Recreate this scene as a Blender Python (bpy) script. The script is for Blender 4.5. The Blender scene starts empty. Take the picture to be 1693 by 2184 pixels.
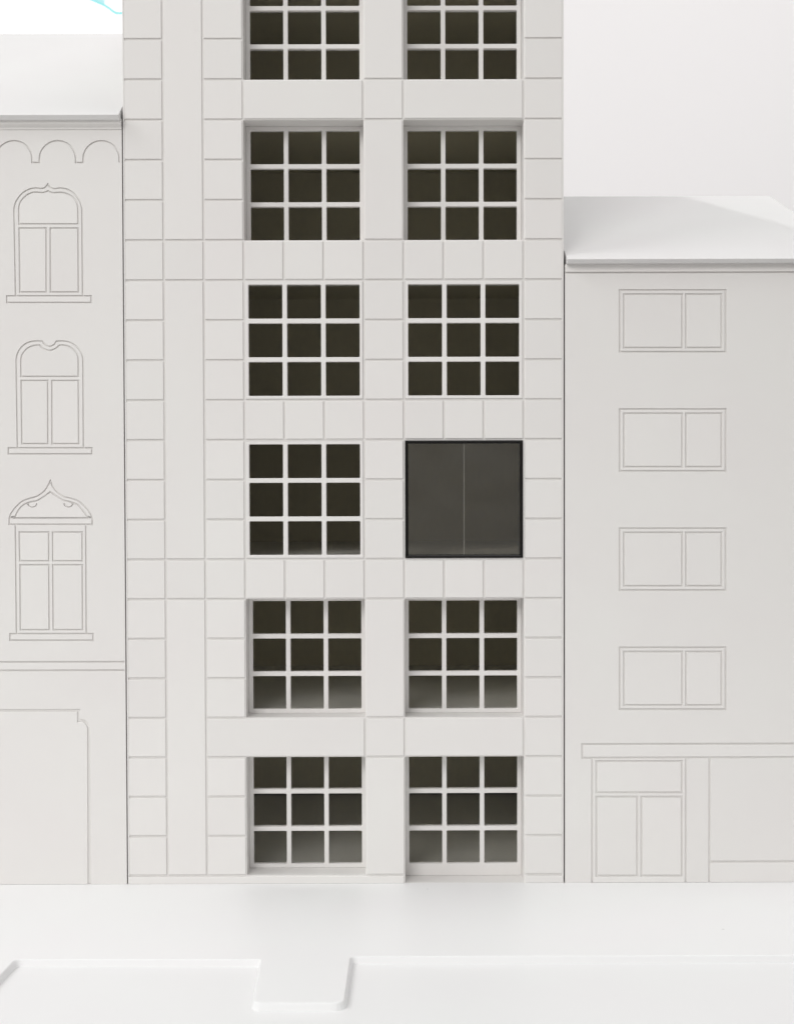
import bpy, bmesh, math, random
from mathutils import Vector, Matrix
from mathutils.geometry import delaunay_2d_cdt

random.seed(7)
U = 0.02                       # one facade module of the model = 20 mm
scene = bpy.context.scene
col = scene.collection

# ------------------------------------------------------------------ camera
# calibrated on the tile grid of the tower (units: modules, X right, Y into depth, Z up)
CX, CZ, CD, PI_, YA, RO, F = 6.755447, 10.075652, 37.677068, 0.023656, 0.001566, 0.002679, 3200.0
IW, IH = 1693.0, 2184.0
def _rot():
    c, s = math.cos(YA), math.sin(YA); Y = Matrix(((c, -s, 0), (s, c, 0), (0, 0, 1)))
    c, s = math.cos(PI_), math.sin(PI_); P = Matrix(((1, 0, 0), (0, c, -s), (0, s, c)))
    c, s = math.cos(RO), math.sin(RO); R = Matrix(((c, 0, -s), (0, 1, 0), (s, 0, c)))
    return R @ P @ Y
ROT = _rot()
CAMP = Vector((CX, -CD, CZ))
cam_d = bpy.data.cameras.new('camera')
cam = bpy.data.objects.new('camera', cam_d); col.objects.link(cam)
m = Matrix.Identity(4)
for r in range(3):
    m[r][0] = ROT[0][r]; m[r][1] = ROT[2][r]; m[r][2] = -ROT[1][r]; m[r][3] = CAMP[r] * U
cam.matrix_world = m
cam_d.sensor_fit = 'HORIZONTAL'; cam_d.sensor_width = 36; cam_d.lens = F / IW * 36
cam_d.clip_start = 0.01; cam_d.clip_end = 50
cam_d.dof.use_dof = True; cam_d.dof.focus_distance = CD * U; cam_d.dof.aperture_fstop = 34
scene.camera = cam

# ------------------------------------------------------------------ world and lamps (an indoor display, no sun)
world = bpy.data.worlds.new('World'); scene.world = world; world.use_nodes = True
wn = world.node_tree
bg = wn.nodes['Background']; bg.inputs[1].default_value = 1.0
wg = wn.nodes.new('ShaderNodeTexCoord'); wsp = wn.nodes.new('ShaderNodeSeparateXYZ'); wr = wn.nodes.new('ShaderNodeMapRange')
wn.links.new(wg.outputs['Generated'], wsp.inputs[0]); wn.links.new(wsp.outputs['Z'], wr.inputs['Value'])
wr.inputs['From Min'].default_value = -0.35; wr.inputs['From Max'].default_value = 0.5
wmx = wn.nodes.new('ShaderNodeMix'); wmx.data_type = 'RGBA'
wmx.inputs[6].default_value = (0.40, 0.385, 0.37, 1)      # the room below the table
wmx.inputs[7].default_value = (0.68, 0.68, 0.68, 1)      # its white ceiling
wn.links.new(wr.outputs[0], wmx.inputs[0]); wn.links.new(wmx.outputs[2], bg.inputs[0])

def area(name, loc, target, sx, sy, power, color):
    l = bpy.data.lights.new(name, 'AREA'); l.shape = 'RECTANGLE'
    l.size = sx * U; l.size_y = sy * U; l.energy = power; l.color = color
    o = bpy.data.objects.new(name, l); col.objects.link(o)
    o.location = Vector(loc) * U
    o.rotation_euler = (Vector(target) - Vector(loc)).to_track_quat('-Z', 'Y').to_euler()
    return o
# soft ceiling light above the model, and a window behind the photographer on the left
area('ceiling_light', (-88, -30, 92), (6, -2, 6), 60, 50, 25.0, (1.0, 1.0, 1.0))
area('window_light', (-32, -92, 64), (5, 0, 6), 50, 40, 21.5, (1.0, 0.985, 0.965))
area('wall_fill_light', (35, 5, 80), (30, 62, 10), 60, 30, 8.3, (1.0, 0.985, 0.99))  # added fill lamp, out of view, only to brighten the back wall
# daylight from behind on the left: it passes behind the tower and reaches the far roof
sl = bpy.data.lights.new('beam_light', 'SPOT'); sl.energy = 120; sl.spot_size = math.radians(24); sl.spot_blend = 0.5; sl.shadow_soft_size = 0.015
so_ = bpy.data.objects.new('beam_light', sl); col.objects.link(so_)
so_.location = Vector((11 - 0.568 * 46, 12 + 0.823 * 46, 16 + 27)) * U
so_.rotation_euler = (Vector((16.5, 5, 17.5)) * U - so_.location).to_track_quat('-Z', 'Y').to_euler()

vs = scene.view_settings
vs.view_transform = 'Standard'; vs.look = 'None'; vs.exposure = -0.24; vs.gamma = 1; vs.use_curve_mapping = False
scene.render.engine = 'CYCLES'

# ------------------------------------------------------------------ materials
def white(name, base, rough=0.55, blotch=0.012, specks=0.0, bump=0.05, scale=1.0):
    mt = bpy.data.materials.new(name); mt.use_nodes = True
    nt = mt.node_tree; b = nt.nodes['Principled BSDF']
    b.inputs['Roughness'].default_value = rough
    b.inputs['Specular IOR Level'].default_value = 0.3
    geo = nt.nodes.new('ShaderNodeNewGeometry')
    n = nt.nodes.new('ShaderNodeTexNoise'); n.inputs['Scale'].default_value = 14 * scale; n.inputs['Detail'].default_value = 3
    nt.links.new(geo.outputs['Position'], n.inputs['Vector'])
    r = nt.nodes.new('ShaderNodeValToRGB')
    lo = [max(0, c - blotch) for c in base]; hi = [min(1, c + blotch) for c in base]
    r.color_ramp.elements[0].position = 0.3; r.color_ramp.elements[0].color = (lo[0] + 0.006, lo[1], lo[2] + 0.003, 1)
    r.color_ramp.elements[1].position = 0.7; r.color_ramp.elements[1].color = (hi[0] - 0.006, hi[1], hi[2] - 0.004, 1)
    nt.links.new(n.outputs['Fac'], r.inputs['Fac'])
    oi = nt.nodes.new('ShaderNodeObjectInfo'); mr = nt.nodes.new('ShaderNodeMapRange')
    mr.inputs['To Min'].default_value = 0.985; mr.inputs['To Max'].default_value = 1.015
    nt.links.new(oi.outputs['Random'], mr.inputs['Value'])
    hv = nt.nodes.new('ShaderNodeHueSaturation'); nt.links.new(mr.outputs[0], hv.inputs['Value']); nt.links.new(r.outputs['Color'], hv.inputs['Color'])
    out = hv.outputs['Color']
    if specks:
        v = nt.nodes.new('ShaderNodeTexVoronoi'); v.inputs['Scale'].default_value = 38
        nt.links.new(geo.outputs['Position'], v.inputs['Vector'])
        mth = nt.nodes.new('ShaderNodeMath'); mth.operation = 'LESS_THAN'; mth.inputs[1].default_value = 0.028
        nt.links.new(v.outputs['Distance'], mth.inputs[0])
        sep = nt.nodes.new('ShaderNodeSeparateColor'); nt.links.new(v.outputs['Color'], sep.inputs[0])
        m2 = nt.nodes.new('ShaderNodeMath'); m2.operation = 'GREATER_THAN'; m2.inputs[1].default_value = 0.7
        nt.links.new(sep.outputs[0], m2.inputs[0])
        m3 = nt.nodes.new('ShaderNodeMath'); m3.operation = 'MULTIPLY'
        nt.links.new(mth.outputs[0], m3.inputs[0]); nt.links.new(m2.outputs[0], m3.inputs[1])
        m4 = nt.nodes.new('ShaderNodeMath'); m4.operation = 'MULTIPLY'; m4.inputs[1].default_value = specks
        nt.links.new(m3.outputs[0], m4.inputs[0])
        mx = nt.nodes.new('ShaderNodeMix'); mx.data_type = 'RGBA'
        nt.links.new(m4.outputs[0], mx.inputs[0]); nt.links.new(out, mx.inputs[6]); mx.inputs[7].default_value = (0.3, 0.29, 0.28, 1)
        out = mx.outputs[2]
    nt.links.new(out, b.inputs['Base Color'])
    n2 = nt.nodes.new('ShaderNodeTexNoise'); n2.inputs['Scale'].default_value = 1600; n2.inputs['Detail'].default_value = 2
    nt.links.new(geo.outputs['Position'], n2.inputs['Vector'])
    bp = nt.nodes.new('ShaderNodeBump'); bp.inputs['Strength'].default_value = bump; bp.inputs['Distance'].default_value = 0.0003
    nt.links.new(n2.outputs['Fac'], bp.inputs['Height']); nt.links.new(bp.outputs['Normal'], b.inputs['Normal'])
    return mt
def glass(name, tint, refl=1.45, rough=0.0, wavy=0.0):
    mt = bpy.data.materials.new(name); mt.use_nodes = True
    nt = mt.node_tree; nt.nodes.clear()
    o = nt.nodes.new('ShaderNodeOutputMaterial'); mx = nt.nodes.new('ShaderNodeMixShader')
    t = nt.nodes.new('ShaderNodeBsdfTransparent'); t.inputs[0].default_value = (*tint, 1)
    g = nt.nodes.new('ShaderNodeBsdfGlossy'); g.inputs['Roughness'].default_value = rough
    f = nt.nodes.new('ShaderNodeFresnel'); f.inputs[0].default_value = refl
    nt.links.new(f.outputs[0], mx.inputs[0]); nt.links.new(t.outputs[0], mx.inputs[1]); nt.links.new(g.outputs[0], mx.inputs[2])
    nt.links.new(mx.outputs[0], o.inputs[0])
    if wavy:                        # hand-cut acrylic is never quite flat
        n = nt.nodes.new('ShaderNodeTexNoise'); n.inputs['Scale'].default_value = 34; n.inputs['Detail'].default_value = 1.5
        ge = nt.nodes.new('ShaderNodeNewGeometry'); nt.links.new(ge.outputs['Position'], n.inputs['Vector'])
        bp = nt.nodes.new('ShaderNodeBump'); bp.inputs['Strength'].default_value = 1.0; bp.inputs['Distance'].default_value = wavy
        nt.links.new(n.outputs['Fac'], bp.inputs['Height']); nt.links.new(bp.outputs['Normal'], g.inputs['Normal'])
    return mt
def plain(name, base, rough=0.5, emit=0, spec=0.3):
    mt = bpy.data.materials.new(name); mt.use_nodes = True
    nt = mt.node_tree; b = nt.nodes['Principled BSDF']
    b.inputs['Roughness'].default_value = rough
    n = nt.nodes.new('ShaderNodeTexNoise'); n.inputs['Scale'].default_value = 90
    hs = nt.nodes.new('ShaderNodeMix'); hs.data_type = 'RGBA'
    hs.inputs[6].default_value = (*[c * 0.94 for c in base], 1); hs.inputs[7].default_value = (*[min(1, c * 1.04) for c in base], 1)
    nt.links.new(n.outputs['Fac'], hs.inputs[0]); nt.links.new(hs.outputs[2], b.inputs['Base Color'])
    b.inputs['Specular IOR Level'].default_value = spec
    if emit:
        nt.links.remove(b.inputs['Base Color'].links[0]); b.inputs['Base Color'].default_value = (0, 0, 0, 1)
        b.inputs['Emission Color'].default_value = (*base, 1); b.inputs['Emission Strength'].default_value = emit
    return mt
M = dict(
    tower=white('white_styrene_tower', (0.776, 0.759, 0.742)),
    house=white('white_styrene_house', (0.776, 0.759, 0.742)),
    roof=white('white_styrene_roof', (0.69, 0.685, 0.68), 0.6),
    base=white('white_base_board', (0.79, 0.79, 0.79), 0.45, 0.008, 0.35),
    wall=white('white_room_wall', (0.9, 0.885, 0.89), 0.8, 0.006, 0, 0.02, 0.2),
    pane=glass('window_acrylic', (0.985, 0.98, 0.965), 1.2),
    dark_pane=glass('smoked_glass', (0.96, 0.945, 0.91), 1.72, 0.03, 0.0028),
    black=plain('black_gloss_frame', (0.008, 0.0075, 0.007), 0.2, 0, 0.15),
    inner=plain('dark_interior_board', (0.72, 0.68, 0.52), 0.8),
    floor=plain('grey_interior_floor', (0.92, 0.92, 0.91), 0.6),
    seam=plain('glass_edge', (0.34, 0.33, 0.3), 0.3),
    panel=plain('backlit_panel', (1, 1, 1), 0.5, 1.6),
    cyan=plain('turquoise_line', (0.38, 0.9, 0.9), 0.5, 1.1),
    cyan2=plain('pale_turquoise', (0.55, 0.92, 0.97), 0.5, 1.12),
)

# ------------------------------------------------------------------ helpers
ORG = {}
def ray(px, py):
    return ROT.transposed() @ Vector(((px - IW / 2) / F, 1.0, -(py - IH / 2) / F))
def on_y(px, py, y=0.0):           # the point at depth y seen at a pixel
    d = ray(px, py); t = (y - CAMP.y) / d.y; p = CAMP + d * t
    return p
def xz(px, py, y=0.0):
    p = on_y(px, py, y); return (p.x, p.z)
def on_z(px, py, z):
    d = ray(px, py); t = (z - CAMP.z) / d.z; return CAMP + d * t

def link(name, me, mat, parent=None, org=(0, 0, 0)):
    o = bpy.data.objects.new(name, me); col.objects.link(o)
    if mat is not None and me is not None and not me.materials: me.materials.append(mat)
    org = Vector(org); ORG[o.name] = org
    if parent: o.parent = parent; o.location = (org - ORG[parent.name]) * U
    else: o.location = org * U
    return o
def root(name, org, label, cat):
    o = link(name, None, None, None, org); o['label'] = label; o['category'] = cat; o.empty_display_size = 0.02
    return o
def area2(l): return sum(l[i][0] * l[(i + 1) % len(l)][1] - l[(i + 1) % len(l)][0] * l[i][1] for i in range(len(l))) / 2
def clean(l):
    o = []
    for p in l:
        if not o or (abs(p[0] - o[-1][0]) + abs(p[1] - o[-1][1])) > 1e-5: o.append(p)
    if len(o) > 1 and abs(o[0][0] - o[-1][0]) + abs(o[0][1] - o[-1][1]) < 1e-5: o.pop()
    return o
def ccw(l): l = clean(l); return l if area2(l) > 0 else l[::-1]
def offs(l, d):                    # closed loop, moves every edge to its left by d (miter joints)
    n = len(l); out = []
    for i in range(n):
        a, b, c = Vector(l[i - 1]), Vector(l[i]), Vector(l[(i + 1) % n])
        e1 = (b - a).normalized(); e2 = (c - b).normalized()
        n1 = Vector((-e1.y, e1.x)); n2 = Vector((-e2.y, e2.x))
        k = n1 + n2
        if k.length < 1e-6: out.append(tuple(b + n1 * d)); continue
        k.normalize(); s = d / max(0.35, k.dot(n1))
        out.append(tuple(b + k * s))
    return out
def inside(x, y, loops):
    c = False
    for l in loops:
        for i in range(len(l)):
            (x0, y0), (x1, y1) = l[i - 1], l[i]
            if (y0 > y) != (y1 > y) and x < (x1 - x0) * (y - y0) / (y1 - y0) + x0: c = not c
    return c
def triangles(loops):              # triangulates an outline with holes (even-odd)
    vs_, es = [], []
    for l in loops:
        n0 = len(vs_); vs_ += [Vector((p[0], p[1])) for p in l]
        es += [(n0 + i, n0 + (i + 1) % len(l)) for i in range(len(l))]
    ov, oe, of, vo, eo, fo = delaunay_2d_cdt(vs_, es, [], 0, 1e-7)
    out = []
    for f in of:
        c = sum((ov[i] for i in f), Vector((0, 0))) / len(f)
        if inside(c.x, c.y, loops) and all(vo[i] for i in f): out.append([vo[i][0] for i in f])
    return out
def shrink(l, d): return offs(ccw(l), d)
def grow(l, d): return offs(ccw(l), -d)
def strip(pts, w):                 # open polyline -> closed groove outline
    pts = [Vector(p) for p in clean(pts)]; L, R = [], []
    for i, p in enumerate(pts):
        e1 = (p - pts[i - 1]).normalized() if i else None
        e2 = (pts[i + 1] - p).normalized() if i < len(pts) - 1 else None
        e1 = e1 or e2; e2 = e2 or e1
        n1 = Vector((-e1.y, e1.x)); n2 = Vector((-e2.y, e2.x)); k = (n1 + n2).normalized()
        s = w / 2 / max(0.35, k.dot(n1))
        L.append(tuple(p + k * s)); R.append(tuple(p - k * s))
    return L + R[::-1]
def smooth(pts, sharp=(), n=5):    # catmull-rom through pts, corners kept at the indices in sharp
    out = []
    for i in range(len(pts) - 1):
        p1, p2 = Vector(pts[i]), Vector(pts[i + 1])
        p0 = Vector(pts[i - 1]) if i > 0 and i not in sharp else p1 - (p2 - p1)
        p3 = Vector(pts[i + 2]) if i + 2 < len(pts) and i + 1 not in sharp else p2 + (p2 - p1)
        for k in range(n):
            t = k / n
            q = 0.5 * ((2 * p1) + (p2 - p0) * t + (2 * p0 - 5 * p1 + 4 * p2 - p3) * t * t + (3 * p1 - p0 - 3 * p2 + p3) * t ** 3)
            out.append((q.x, q.y))
    out.append(tuple(pts[-1])); return out
def prism(name, outer, holes, y0, y1, ch=0.012, org=(0, 0, 0)):
    """Flat plate in the facade plane: outline and holes in (x, z), front at y0, back at y1, chamfered front edges."""
    loops = [ccw(outer)] + [ccw(h)[::-1] for h in holes]
    bm = bmesh.new(); O = Vector(org)
    def V(x, y, z): return bm.verts.new((Vector((x, y, z)) - O) * U)
    fr = [offs(l, ch) if ch else l for l in loops]
    A = [[V(p[0], y0, p[1]) for p in l] for l in fr]
    B = [[V(p[0], y0 + ch, p[1]) for p in l] for l in loops] if ch else A
    C = [[V(p[0], y1, p[1]) for p in l] for l in loops]
    for P, Q in ((A, B), (B, C)) if ch else ((A, C),):
        for a, b in zip(P, Q):
            for i in range(len(a)):
                j = (i + 1) % len(a); bm.faces.new((a[i], a[j], b[j], b[i]))
    for S, src in ((A, fr), (C, loops)):
        flat = [v for l in S for v in l]
        for t in triangles(src):
            try: bm.faces.new([flat[i] for i in t])
            except ValueError: pass
    bmesh.ops.recalc_face_normals(bm, faces=bm.faces)
    me = bpy.data.meshes.new(name); bm.to_mesh(me); bm.free(); return me
def rect(x0, z0, x1, z1): return [(x0, z0), (x1, z0), (x1, z1), (x0, z1)]
def rrect(x0, z0, x1, z1, r=0.03, n=3):
    out = []
    for cx, cz, a in ((x1 - r, z0 + r, -90), (x1 - r, z1 - r, 0), (x0 + r, z1 - r, 90), (x0 + r, z0 + r, 180)):
        for k in range(n + 1):
            t = math.radians(a + 90 * k / n); out.append((cx + r * math.cos(t), cz + r * math.sin(t)))
    return out
def box(name, p0, p1, mat, parent=None, ch=0.012, org=None):
    """A box with all its edges chamfered."""
    p0, p1 = Vector(p0), Vector(p1); org = Vector(org) if org is not None else Vector(((p0.x + p1.x) / 2, p0.y, p0.z))
    bm = bmesh.new(); bmesh.ops.create_cube(bm, size=1)
    for v in bm.verts:
        v.co = Vector([(p0[i] if v.co[i] < 0 else p1[i]) - org[i] for i in range(3)]) * U
    if ch: bmesh.ops.bevel(bm, geom=list(bm.edges), offset=ch * U, segments=1, affect='EDGES')
    me = bpy.data.meshes.new(name); bm.to_mesh(me); bm.free()
    return link(name, me, mat, parent, org)
def plate(name, outer, holes, y0, y1, mat, parent, ch=0.012):
    org = (sum(p[0] for p in outer) / len(outer), y0, min(p[1] for p in outer))
    return link(name, prism(name, outer, holes, y0, y1, ch, org), mat, parent, org)
def poly(name, verts, faces, mat, parent=None, org=(0, 0, 0)):
    O = Vector(org); me = bpy.data.meshes.new(name)
    me.from_pydata([tuple((Vector(v) - O) * U) for v in verts], [], faces)
    bm = bmesh.new(); bm.from_mesh(me); bmesh.ops.recalc_face_normals(bm, faces=bm.faces); bm.to_mesh(me); bm.free()
    return link(name, me, mat, parent, org)
def profile_bar(name, prof, x0, x1, mat, parent, inset=None):
    """Moulding: (y, z) profile run along x; inset shortens the ends where the profile stands forward (a mitred return)."""
    n = len(prof); a = [(x0, y, z) for y, z in prof]
    b = [(x1 - (max(0, -y) if inset == 'R' else 0), y, z) for y, z in prof]
    if inset == 'L': a = [(x0 + max(0, -y), y, z) for y, z in prof]
    fs = [(i, (i + 1) % n, n + (i + 1) % n, n + i) for i in range(n)] + [tuple(range(n)), tuple(range(n, 2 * n))]
    return poly(name, a + b, fs, mat, parent, ((x0 + x1) / 2, 0, prof[0][1]))

GZ = -0.213                        # pavement level; z = 0 is the top of the tower's plinth
GD = 0.040                         # depth of the engraved joints
GW = 0.055                         # width of the tile joints
DEPTH = 12.0

# ------------------------------------------------------------------ setting: pavement, road, room wall
KH = 0.15
def gp(px, py, z=GZ): p = on_z(px, py, z); return (p.x, p.y)
def rounded(pts, radii, n=5):
    out = []
    for i, p in enumerate(pts):
        r = radii[i]; p = Vector(p)
        if not r: out.append(tuple(p)); continue
        a = (Vector(pts[i - 1]) - p).normalized(); b = (Vector(pts[(i + 1) % len(pts)]) - p).normalized()
        s, e = p + a * r, p + b * r
        for k in range(n + 1):
            t = k / n; q = s * (1 - t) ** 2 + p * 2 * t * (1 - t) + e * t * t; out.append(tuple(q))
    return out
k0 = gp(-60, 2145); k1 = gp(33, 2047); k2 = gp(556, 2047); k3 = gp(540, 2140); k4 = gp(734, 2140); k5 = gp(748, 2041); k6 = gp(1693, 2038)
kx = k6[0] + (k6[0] - k5[0]) * 0.7; ky = k6[1]
edge = [(-14, 15), (-14, -22), (k0[0] - 2.0, -22), k0, k1, k2, k3, k4, k5, (kx, ky), (kx, 15)]
edge = rounded(edge, [0, 0, 0, 0, 0.16, 0.06, 0.16, 0.25, 0.14, 0, 0])
bm = bmesh.new(); e = ccw(edge); c1 = offs(e, 0.02)
top = [bm.verts.new((x * U, y * U, GZ * U)) for x, y in c1]
mid = [bm.verts.new((x * U, y * U, (GZ - 0.02) * U)) for x, y in e]
foot = offs(e, -0.05)
low = [bm.verts.new((x * U, y * U, (GZ - KH) * U)) for x, y in foot]
bot = [bm.verts.new((x * U, y * U, (GZ - KH - 0.3) * U)) for x, y in e]
for a, b in ((top, mid), (mid, low), (low, bot)):
    for i in range(len(a)): j = (i + 1) % len(a); bm.faces.new((a[i], a[j], b[j], b[i]))
for t in triangles([c1]): bm.faces.new([top[i] for i in t])
bmesh.ops.recalc_face_normals(bm, faces=bm.faces)
me = bpy.data.meshes.new('pavement'); bm.to_mesh(me); bm.free()
pv = link('pavement', me, M['base']); pv['kind'] = 'structure'
rd = box('road', (-14, -22, GZ - KH - 0.9), (kx + 0.4, 15, GZ - KH), M['base'], None, 0.03); rd['kind'] = 'structure'
WY = 62.0
wl = box('wall', (-90, WY, -30), (110, WY + 1, 90), M['wall'], None, 0); wl['kind'] = 'structure'

# bright panel on the wall behind the left house
pa = root('backlit_panel', (-14, WY - 0.6, 0), 'bright white backlit panel with turquoise curved line on the wall behind', 'light panel')
box('panel', (-40, WY - 0.6, 6), (2, WY - 0.05, 62), M['panel'], pa, 0)
yy = WY - 0.62
def zc(x, y): return xz(x * 0.15884, y * 0.15884, yy)     # from the enlarged corner of the photograph
arc = [zc(900, -110), zc(1080, -65)] + [zc(*p) for p in ((1250, -3), (1400, 62), (1470, 108), (1530, 155), (1562, 170), (1630, 170), (1760, 170))]
plate('curved_line', strip(arc, 0.17), [], yy - 0.02, WY - 0.6, M['cyan'], pa, 0)
plate('tinted_field', [zc(1270, -8), zc(1330, 16), zc(1405, 52), zc(1412, -140), zc(1000, -140), zc(1080, -72)], [], yy - 0.005, WY - 0.6, M['cyan2'], pa, 0)

# ------------------------------------------------------------------ the tower
T = root('tower_block', (5.5, 0, GZ), 'tall white model tower faced with square tiles and dark gridded windows', 'building')
h = GW / 2
TOP = 24
EDGE = 0.04
def col_x(c0, c1):
    x0 = EDGE if c0 == 0 else c0 + h; x1 = 11 - EDGE if c1 == 11 else c1 - h
    return x0, x1
TILES = {}
def tile(name, c0, c1, r0, r1):
    x0, x1 = col_x(c0, c1); z0, z1 = r0 + h, r1 - h
    key = (name, round(x1 - x0, 4), round(z1 - z0, 4))
    org = ((x0 + x1) / 2, 0, z0)
    if key in TILES:
        return link(name, TILES[key], None, T, org)
    w, hh = x1 - x0, z1 - z0
    me = prism(name, rect(-w / 2, 0, w / 2, hh), [], 0, GD + 0.005, 0.011)
    TILES[key] = me
    return link(name, me, M['tower'], T, org)
for r in range(TOP): tile('tile', 0, 1, r, r + 1)
for r in range(TOP): tile('tile', 10, 11, r, r + 1)
for r in range(TOP):
    if r != 3: tile('tile', 2, 3, r, r + 1)
for a, b in ((0, 7), (8, 15), (16, 24)): tile('pilaster', 1, 2, a, b)
for r in (7, 15): tile('tile', 1, 2, r, r + 1)
for a in (0, 4, 16, 20): tile('pilaster', 6, 7, a, a + 3)
for r in (3, 7, 8, 9, 10, 11, 12, 13, 14, 15, 19, 23): tile('tile', 6, 7, r, r + 1)
for r in (7, 11, 15):
    for c in (3, 4, 5, 7, 8, 9): tile('tile', c, c + 1, r, r + 1)
tile('spandrel_panel', 2, 6, 3, 4); tile('spandrel_panel', 7, 10, 3, 4)
for r in (19, 23):
    tile('spandrel_panel', 3, 6, r, r + 1); tile('spandrel_panel', 7, 10, r, r + 1)
plate('plinth', rect(0, GZ, 7 - h, -h), [], 0, GD + 0.005, M['tower'], T)
plate('plinth', rect(10 + h, GZ, 11, -h), [], 0, GD + 0.005, M['tower'], T)
plate('corner_strip', rect(0, 0 - h + 0.002, EDGE - 0.001, TOP), [], 0.001, GD + 0.005, M['tower'], T, 0.006)
plate('corner_strip', rect(11 - EDGE + 0.001, 0 - h + 0.002, 11, TOP), [], 0.001, GD + 0.005, M['tower'], T, 0.006)

RECESS = 0.72
WIN = []                            # (x0, z0, kind)
for x0 in (3, 7):
    for z0 in (0, 4, 16, 20): WIN.append((x0, z0, 'recess'))
    WIN.append((x0, 12, 'flush'))
WIN.append((3, 8, 'flush')); WIN.append((7, 8, 'black'))
holes = []
for x0, z0, k in WIN:
    if k == 'recess': holes.append(rect(x0, z0 if not (x0 == 7 and z0 == 0) else GZ + 0.004, x0 + 3, z0 + 3))
    elif k == 'flush': holes.append(rect(x0 + h, z0 + h, x0 + 3 - h, z0 + 3 - h))
    else: holes.append(rect(x0 + 0.02, z0 + 0.02, x0 + 2.98, z0 + 2.98))
plate('facade_wall', rect(0.004, GZ + 0.001, 10.996, TOP), holes, GD, 1.0, M['tower'], T, 0)

PITCH, PANE = 0.967, 0.852
pane_me = None
def grid_window(x0, z0, kind):
    global pane_me
    cx, cz = x0 + 1.5, z0 + 1.5
    yf = RECESS if kind == 'recess' else 0.004
    g = 0.003 if kind == 'recess' else h + 0.003
    zb = GZ + 0.006 if (x0 == 7 and z0 == 0) else z0 + g
    outer = rect(x0 + g, zb, x0 + 3 - g, z0 + 3 - g)
    hs, cs = [], []
    for i in (-1, 0, 1):
        for j in (1, 0, -1):
            a, b = cx + i * PITCH, cz + j * PITCH
            hs.append(rrect(a - PANE / 2, b - PANE / 2, a + PANE / 2, b + PANE / 2, 0.028)); cs.append((a, b))
    w = plate('window_grid', outer, hs, yf, yf + 0.2, M['tower'], T, 0.01)
    for a, b in cs:
        org = (a, yf + 0.13, b)
        if pane_me is None:
            pane_me = prism('pane', rrect(-PANE / 2 + 0.002, -PANE / 2 + 0.002, PANE / 2 - 0.002, PANE / 2 - 0.002, 0.026), [], 0, 0.03, 0)
        link('pane', pane_me, M['pane'], w, org)
for x0, z0, k in WIN:
    if k != 'black': grid_window(x0, z0, k)

# the single large window in a black frame
bx0, bz0, bx1, bz1 = 7 + 0.022, 8 + 0.022, 10 - 0.022, 11 - 0.022
bw = plate('display_window', rect(bx0, bz0, bx1, bz1), [rect(bx0 + 0.075, bz0 + 0.075, bx1 - 0.075, bz1 - 0.075)], -0.02, 0.5, M['black'], T, 0.03)
bw['label'] = 'large undivided window in a glossy black frame'
sx = on_y(989.5, 1065).x
for a, b in ((bx0 + 0.077, sx - 0.005), (sx + 0.005, bx1 - 0.077)):
    box('pane', (a, 0.035, bz0 + 0.077), (b, 0.075, bz1 - 0.077), M['dark_pane'], bw, 0)
box('glass_seam', (sx - 0.004, 0.036, bz0 + 0.077), (sx + 0.004, 0.074, bz1 - 0.077), M['seam'], bw, 0)

# body and rooms behind the facade
box('side_wall', (0.004, 1.001, GZ), (0.15, DEPTH, TOP), M['tower'], T)
box('side_wall', (10.85, 1.001, GZ), (10.996, DEPTH, TOP), M['tower'], T)
box('rear_wall', (0.151, DEPTH - 0.15, GZ), (10.849, DEPTH, TOP), M['tower'], T)
box('roof_slab', (0.151, 1.001, TOP - 0.3), (10.849, DEPTH - 0.151, TOP - 0.05), M['tower'], T)
box('partition', (0.16, 10.4, 0.0), (10.84, 10.6, TOP - 0.31), M['inner'], T, 0)
for a, b in ((0.16, 0.3), (10.7, 10.84)): box('room_lining', (a, 1.01, 0.0), (b, 10.39, TOP - 0.31), M['inner'], T, 0)
for k in range(7):
    z = 4 * k if k < 6 else TOP - 0.1
    z = GZ + 0.02 if k == 0 else z
    if k < 6: box('floor_slab', (0.31, 1.002, z - 0.19 if k else z - 0.02), (10.69, 10.39, z), M['floor'], T, 0)
    if k: box('ceiling', (0.31, 1.004, z - 0.24), (10.69, 10.388, z - 0.2), M['inner'], T, 0)

# ------------------------------------------------------------------ engraved windows of the houses
EW = 0.035                          # width of the engraved lines
def pts_in(fn, pts): return [fn(*p) for p in pts]
def engraved(root_, name, hole, pieces, wall_holes, w=EW):
    """hole: centre line of the outer groove. pieces: list of (name, outline, [inner outlines], parent index)."""
    wall_holes.append(grow(hole, w / 2)); made = []
    for nm, outl, inner, par in pieces:
        o = plate(nm, shrink(outl, w / 2), [grow(i, w / 2) for i in inner], 0.0, GD + 0.005,
                  M['house'], made[par] if par is not None else root_, 0.008)
        made.append(o)
    return made
def R4(x0, y0, x1, y1): return [xz(x0, y0), xz(x1, y0), xz(x1, y1), xz(x0, y1)]

# ------------------------------------------------------------------ left house
LB = root('townhouse', on_y(60, 1887) , 'white model townhouse with engraved arched and ogee windows and moulded cornice', 'building')
LX1 = on_y(267, 1100).x; LX1 = -0.03
LX0 = on_y(-200, 1100).x
lw = []
def z4(x, y): return xz(x * 0.3079, 336.1 + y * 0.3079)
def z5(x, y): return xz(x * 0.23846, 991.4 + y * 0.23846)
def z6(x, y): return xz(x * 0.25384, 1377.9 + y * 0.25384)
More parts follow.
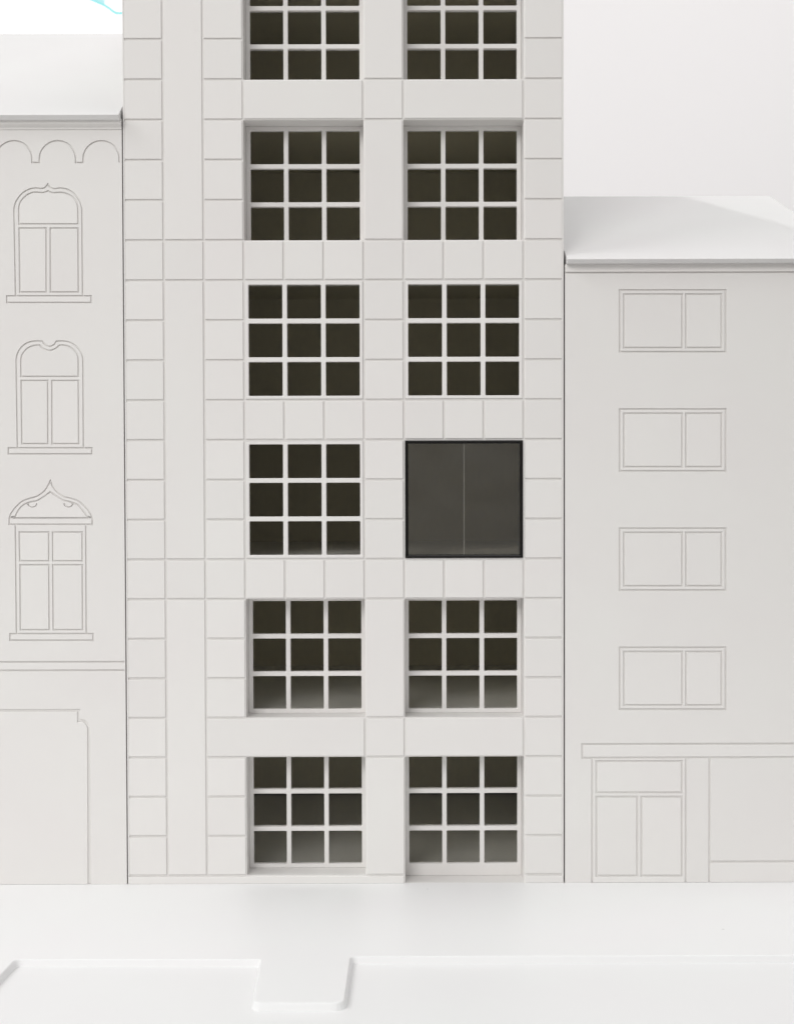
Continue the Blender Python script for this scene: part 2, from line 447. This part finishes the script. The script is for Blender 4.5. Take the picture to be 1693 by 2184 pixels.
# frieze of round arches
fr = []
ap, rr = 93.1, 38.7
for k in range(-2, 3):
    cxp = 29.6 + ap * k + 0.0
    fr.append(xz(cxp - rr, 346))
    for t in range(0, 13):
        a = math.pi * (1 - t / 12); fr.append(xz(cxp + rr * math.cos(a), 338 - rr * math.sin(a)))
    fr.append(xz(cxp + rr, 346))
lw.append(strip([p for p in fr if LX0 + 0.1 < p[0] < LX1 - 0.03], 0.036))
def arched(outer, osharp, inner, isharp, lb, rb, inl, inr, yt0, yt1, ymid, ybot, m0, m1, sl, sr, s0, s1, nm):
    o = smooth(outer, osharp); i = smooth(inner, isharp)
    G = [z4(lb, s0)] + pts_in(z4, o) + [z4(rb, s0), z4(sr, s0), z4(sr, s1), z4(sl, s1), z4(sl, s0)]
    Fm = [z4(lb, s0)] + pts_in(z4, o) + [z4(rb, s0)]
    topp = [z4(inl, yt0)] + pts_in(z4, i) + [z4(inr, yt0)]
    lp = [z4(inl + 1, yt1), z4(m0, yt1), z4(m0 + 1, ybot), z4(inl + 6, ybot)]
    rp = [z4(m1, yt1), z4(inr, yt1), z4(inr + 3, ybot), z4(m1 + 1, ybot)]
    engraved(LB, nm, G, [('window_frame', Fm, [topp, lp, rp], None), ('pane', topp, [], 0), ('pane', lp, [], 0), ('pane', rp, [], 0),
                         ('sill', [z4(sl, s0), z4(sr, s0), z4(sr, s1), z4(sl, s1)], [], 0)], lw)
arched([(97, 350), (112, 300), (152, 247), (200, 218), (245, 209), (285, 212), (312, 204), (331, 181), (350, 204), (377, 214), (415, 209), (462, 217), (512, 247), (552, 300), (568, 350)], (7,),
       [(130, 350), (142, 305), (177, 264), (217, 242), (252, 238), (290, 241), (316, 236), (331, 228), (346, 236), (372, 243), (412, 239), (452, 245), (497, 267), (530, 305), (540, 350)], (7,),
       108, 573, 132, 541, 458, 487, 0, 930, 320, 349, 47, 631, 957, 1003, 'A')
arched([(112, 1400), (122, 1355), (155, 1305), (200, 1278), (245, 1270), (292, 1271), (312, 1294), (343, 1308), (374, 1294), (390, 1271), (435, 1270), (482, 1279), (530, 1308), (565, 1355), (575, 1400)], (5, 9),
       [(145, 1400), (155, 1360), (187, 1322), (225, 1304), (250, 1299), (275, 1299), (300, 1322), (343, 1335), (384, 1322), (410, 1299), (437, 1299), (477, 1308), (517, 1336), (537, 1368), (543, 1400)], (5, 9),
       121, 579, 146, 543, 1516, 1544, 0, 1982, 331, 360, 58, 636, 2011, 2053, 'B')
# window with the onion-shaped hood
oo = smooth([(84, 475), (94, 445), (132, 388), (200, 326), (275, 298), (335, 279), (398, 232), (432, 180), (450, 143), (470, 190), (510, 243), (568, 284), (625, 298), (702, 326), (772, 386), (812, 445), (824, 475)], (8,))
io = smooth([(130, 473), (166, 405), (212, 357), (270, 334), (332, 320), (390, 285), (450, 243), (512, 285), (568, 318), (625, 332), (692, 357), (742, 410), (786, 473)], (6,))
hood = [z5(82, 533)] + pts_in(z5, oo) + [z5(826, 533)]
body_l, body_r, sill_t = 138, 768, 1512
G = hood + [z5(body_r, 533), z5(773, sill_t), z5(832, sill_t), z5(832, 1571), z5(90, 1571), z5(90, sill_t), z5(148, sill_t), z5(body_l, 533)]
hood_arch = [z5(84, 475)] + pts_in(z5, oo)[1:-1] + [z5(824, 475)]
tym = [z5(130, 475)] + pts_in(z5, io)[1:-1] + [z5(786, 475)]
body = [z5(body_l, 533), z5(body_r, 533), z5(773, sill_t), z5(148, sill_t)]
panes = [[z5(173, 603), z5(435, 603), z5(437, 860), z5(177, 860)], [z5(471, 603), z5(735, 603), z5(736, 860), z5(473, 860)],
         [z5(180, 896), z5(437, 896), z5(441, 1477), z5(183, 1477)], [z5(473, 896), z5(737, 896), z5(740, 1477), z5(477, 1477)]]
cres = []
for cxp in (289, 612):
    cres.append(strip([z5(cxp - 39 * math.cos(math.radians(a)), 345 + 33 * math.sin(math.radians(a))) for a in range(0, 181, 15)], EW * 0.8))
ms = engraved(LB, 'C', G, [('window_frame', body, panes, None)] + [('pane', p, [], 0) for p in panes] +
              [('sill', [z5(90, sill_t), z5(832, sill_t), z5(832, 1571), z5(90, 1571)], [], 0),
               ('hood', hood_arch, [tym], None),
               ('hood_band', [z5(82, 475), z5(826, 475), z5(826, 533), z5(82, 533)], [], None)], lw)
tp = shrink(tym, EW / 2)
plate('tympanum', tp, cres, 0.0, GD + 0.005, M['house'], ms[6], 0.004)
# string course and shop opening
for py in (1412, 1430):
    lw.append(strip([(LX0 + 0.05, on_y(100, py).z), (LX1 - 0.022, on_y(250, py).z)], 0.042))
arcp = [(685, 628), (705, 634), (725, 650), (739, 672), (745, 695)]
SW = 0.066
zb = GZ + 0.003 - SW / 2
so = [(LX0 + 0.1, z6(0, 543)[1]), z6(660, 543), z6(660, 631)] + pts_in(z6, smooth(arcp)) + [(z6(748, 1990)[0], zb), (LX0 + 0.1, zb)]
engraved(LB, 'shop', so, [('shop_opening', so, [], None)], lw, SW)
so_hole = ccw(lw.pop())
EL = on_y(100, 246, -0.25).z; EB = on_y(100, 255, -0.25).z; C1 = on_y(100, 264, -0.14).z; C2 = on_y(100, 275.5, 0).z
def notched(outer, hole, zbase):
    """Cuts a groove outline that reaches below the base of a plate out of its bottom edge."""
    h = [(x, z) for x, z in ccw(hole)]
    up = [p for p in h if p[1] > zbase + 0.01]
    k = next(i for i, p in enumerate(h) if p[1] <= zbase + 0.01 and h[i - 1][1] > zbase + 0.01)
    h = h[k:] + h[:k]; up = [p for p in h if p[1] > zbase + 0.01]     # counter-clockwise: right side, top, left side
    up = up[::-1]                                                    # left side first
    x0, z0, x1, z1 = outer
    return [(x0, z0), (up[0][0], z0)] + up + [(up[-1][0], z0), (x1, z0), (x1, z1), (x0, z1)]
plate('wall', notched((LX0, GZ + 0.001, LX1, EL - 0.02), so_hole, GZ), lw, 0.0, GD, M['house'], LB, 0.005)
box('body', (LX0, GD + 0.001, GZ + 0.001), (LX1, DEPTH, EL - 0.03), M['house'], LB)
profile_bar('cornice', [(0.02, C2), (-0.03, C2), (-0.035, C2 + 0.03), (-0.05, C2 + 0.05), (-0.10, C1 - 0.03), (-0.15, C1), (-0.16, C1 + 0.01), (-0.17, EB - 0.012), (-0.18, EB), (0.02, EB)],
            LX0 - 0.1, LX1 + 0.0, M['house'], LB)
RYL = on_y(130, 71, 6.0).z
def gable(name, parent, x0, x1, ye, ze, zf, yr, zr, mat, hip=None, ret=0.0):
    """Roof: eave at (ye, ze), fascia down to zf, ridge at (yr, zr), the same slope down behind."""
    yb = 2 * yr - ye; xr = hip if hip is not None else x1
    xa = x0 + (ret if name == 'R' else 0)
    v = [(x0, ye + 0.07, zf), (x1, ye + 0.07, zf), (x1, ye, ze), (x0, ye, ze), (x0, yr, zr), (xr, yr, zr), (x0, yb, ze), (x1, yb, ze), (x0, yb, zf), (x1, yb, zf)]
    f = [(0, 1, 2, 3), (3, 2, 5, 4), (4, 5, 7, 6), (6, 7, 9, 8), (0, 8, 9, 1), (2, 7, 5), (1, 9, 7, 2), (0, 3, 6, 8), (3, 4, 6)]
    return poly('roof', v, f, mat, parent, ((x0 + x1) / 2, ye, zf))
rl = gable('L', LB, LX0 - 0.15, LX1 - 0.02, -0.33, EL, EB + 0.002, 6.0, RYL, M['roof'])

# ------------------------------------------------------------------ right house
RB = root('shop_house', on_y(1500, 1884), 'plain white model house with wide engraved windows, shop front and hipped roof', 'building')
RX0 = 11.035; RX1 = on_y(1815, 1100).x
rw = []
for k in range(4):
    dy = 254.35 * k
    engraved(RB, 'w', R4(1321.6, 618.3 + dy, 1547.3, 750.2 + dy),
             [('window_frame', R4(1321.6, 618.3 + dy, 1547.3, 750.2 + dy), [R4(1330.6, 627.2 + dy, 1454.8, 741.3 + dy), R4(1463.0, 627.2 + dy, 1538.6, 741.3 + dy)], None),
              ('pane', R4(1330.6, 627.2 + dy, 1454.8, 741.3 + dy), [], 0), ('pane', R4(1463.0, 627.2 + dy, 1538.6, 741.3 + dy), [], 0)], rw, 0.042)
bz0_, bz1_ = on_y(1480, 1616.2).z, on_y(1480, 1587.2).z
xb0 = on_y(1241.6, 1600).x; xb1 = RX1 - 0.25
xd0 = on_y(1262.9, 1750).x; xd1 = on_y(1462.4, 1750).x; xp1 = on_y(1513, 1750).x; xe = RX1 - 0.45
zb = GZ + 0.003 - 0.0225; zs = on_y(1600, 1838.5).z
G = [(xb0, bz1_), (xb1, bz1_), (xb1, bz0_), (xe, bz0_), (xe, zb), (xd0, zb), (xd0, bz0_), (xb0, bz0_)]
dl = lambda x0, y0, x1, y1: R4(x0, y0, x1, y1)
tr_, d1_, d2_ = dl(1271.8, 1624, 1454.2, 1691), dl(1271.8, 1700, 1359, 1868.6), dl(1367.9, 1700, 1454.2, 1868.6)
engraved(RB, 'shop', G, [
    ('sign_band', [(xb0, bz1_), (xb1, bz1_), (xb1, bz0_), (xb0, bz0_)], [], None),
    ('door_frame', [(xd0, bz0_), (xd1, bz0_), (xd1, zb), (xd0, zb)], [tr_, d1_, d2_], None),
    ('transom_pane', tr_, [], 1), ('door', d1_, [], 1), ('door', d2_, [], 1),
    ('pilaster', [(xd1, bz0_), (xp1, bz0_), (xp1, zb), (xd1, zb)], [], None),
    ('shop_window', [(xp1, bz0_), (xe, bz0_), (xe, zs), (xp1, zs)], [], None),
    ('stallriser', [(xp1, zs), (xe, zs), (xe, zb), (xp1, zb)], [], None)], rw, 0.045)
rs_hole = ccw(rw.pop())
ER = on_y(1450, 553, -0.2).z; FR = on_y(1450, 560.5, -0.2).z; GR = on_y(1450, 580.5, 0).z
plate('wall', notched((RX0, GZ + 0.001, RX1, GR - 0.02), rs_hole, GZ), rw, 0.0, GD, M['house'], RB, 0.005)
box('body', (RX0, GD + 0.001, GZ + 0.001), (RX1, DEPTH, FR), M['house'], RB)
profile_bar('cornice', [(0.04, GR + 0.02), (-0.012, GR + 0.02), (-0.018, GR + 0.05), (-0.02, FR), (0.04, FR)], RX0 + 0.005, RX1 + 0.02, M['house'], RB)
RYR = on_y(1400, 418, 6.0).z
HX = on_y(1640, 418, 6.0).x
gable('R', RB, RX0 + 0.03, RX1 + 0.15, -0.3, ER, FR + 0.002, 6.0, RYR, M['roof'], hip=HX)
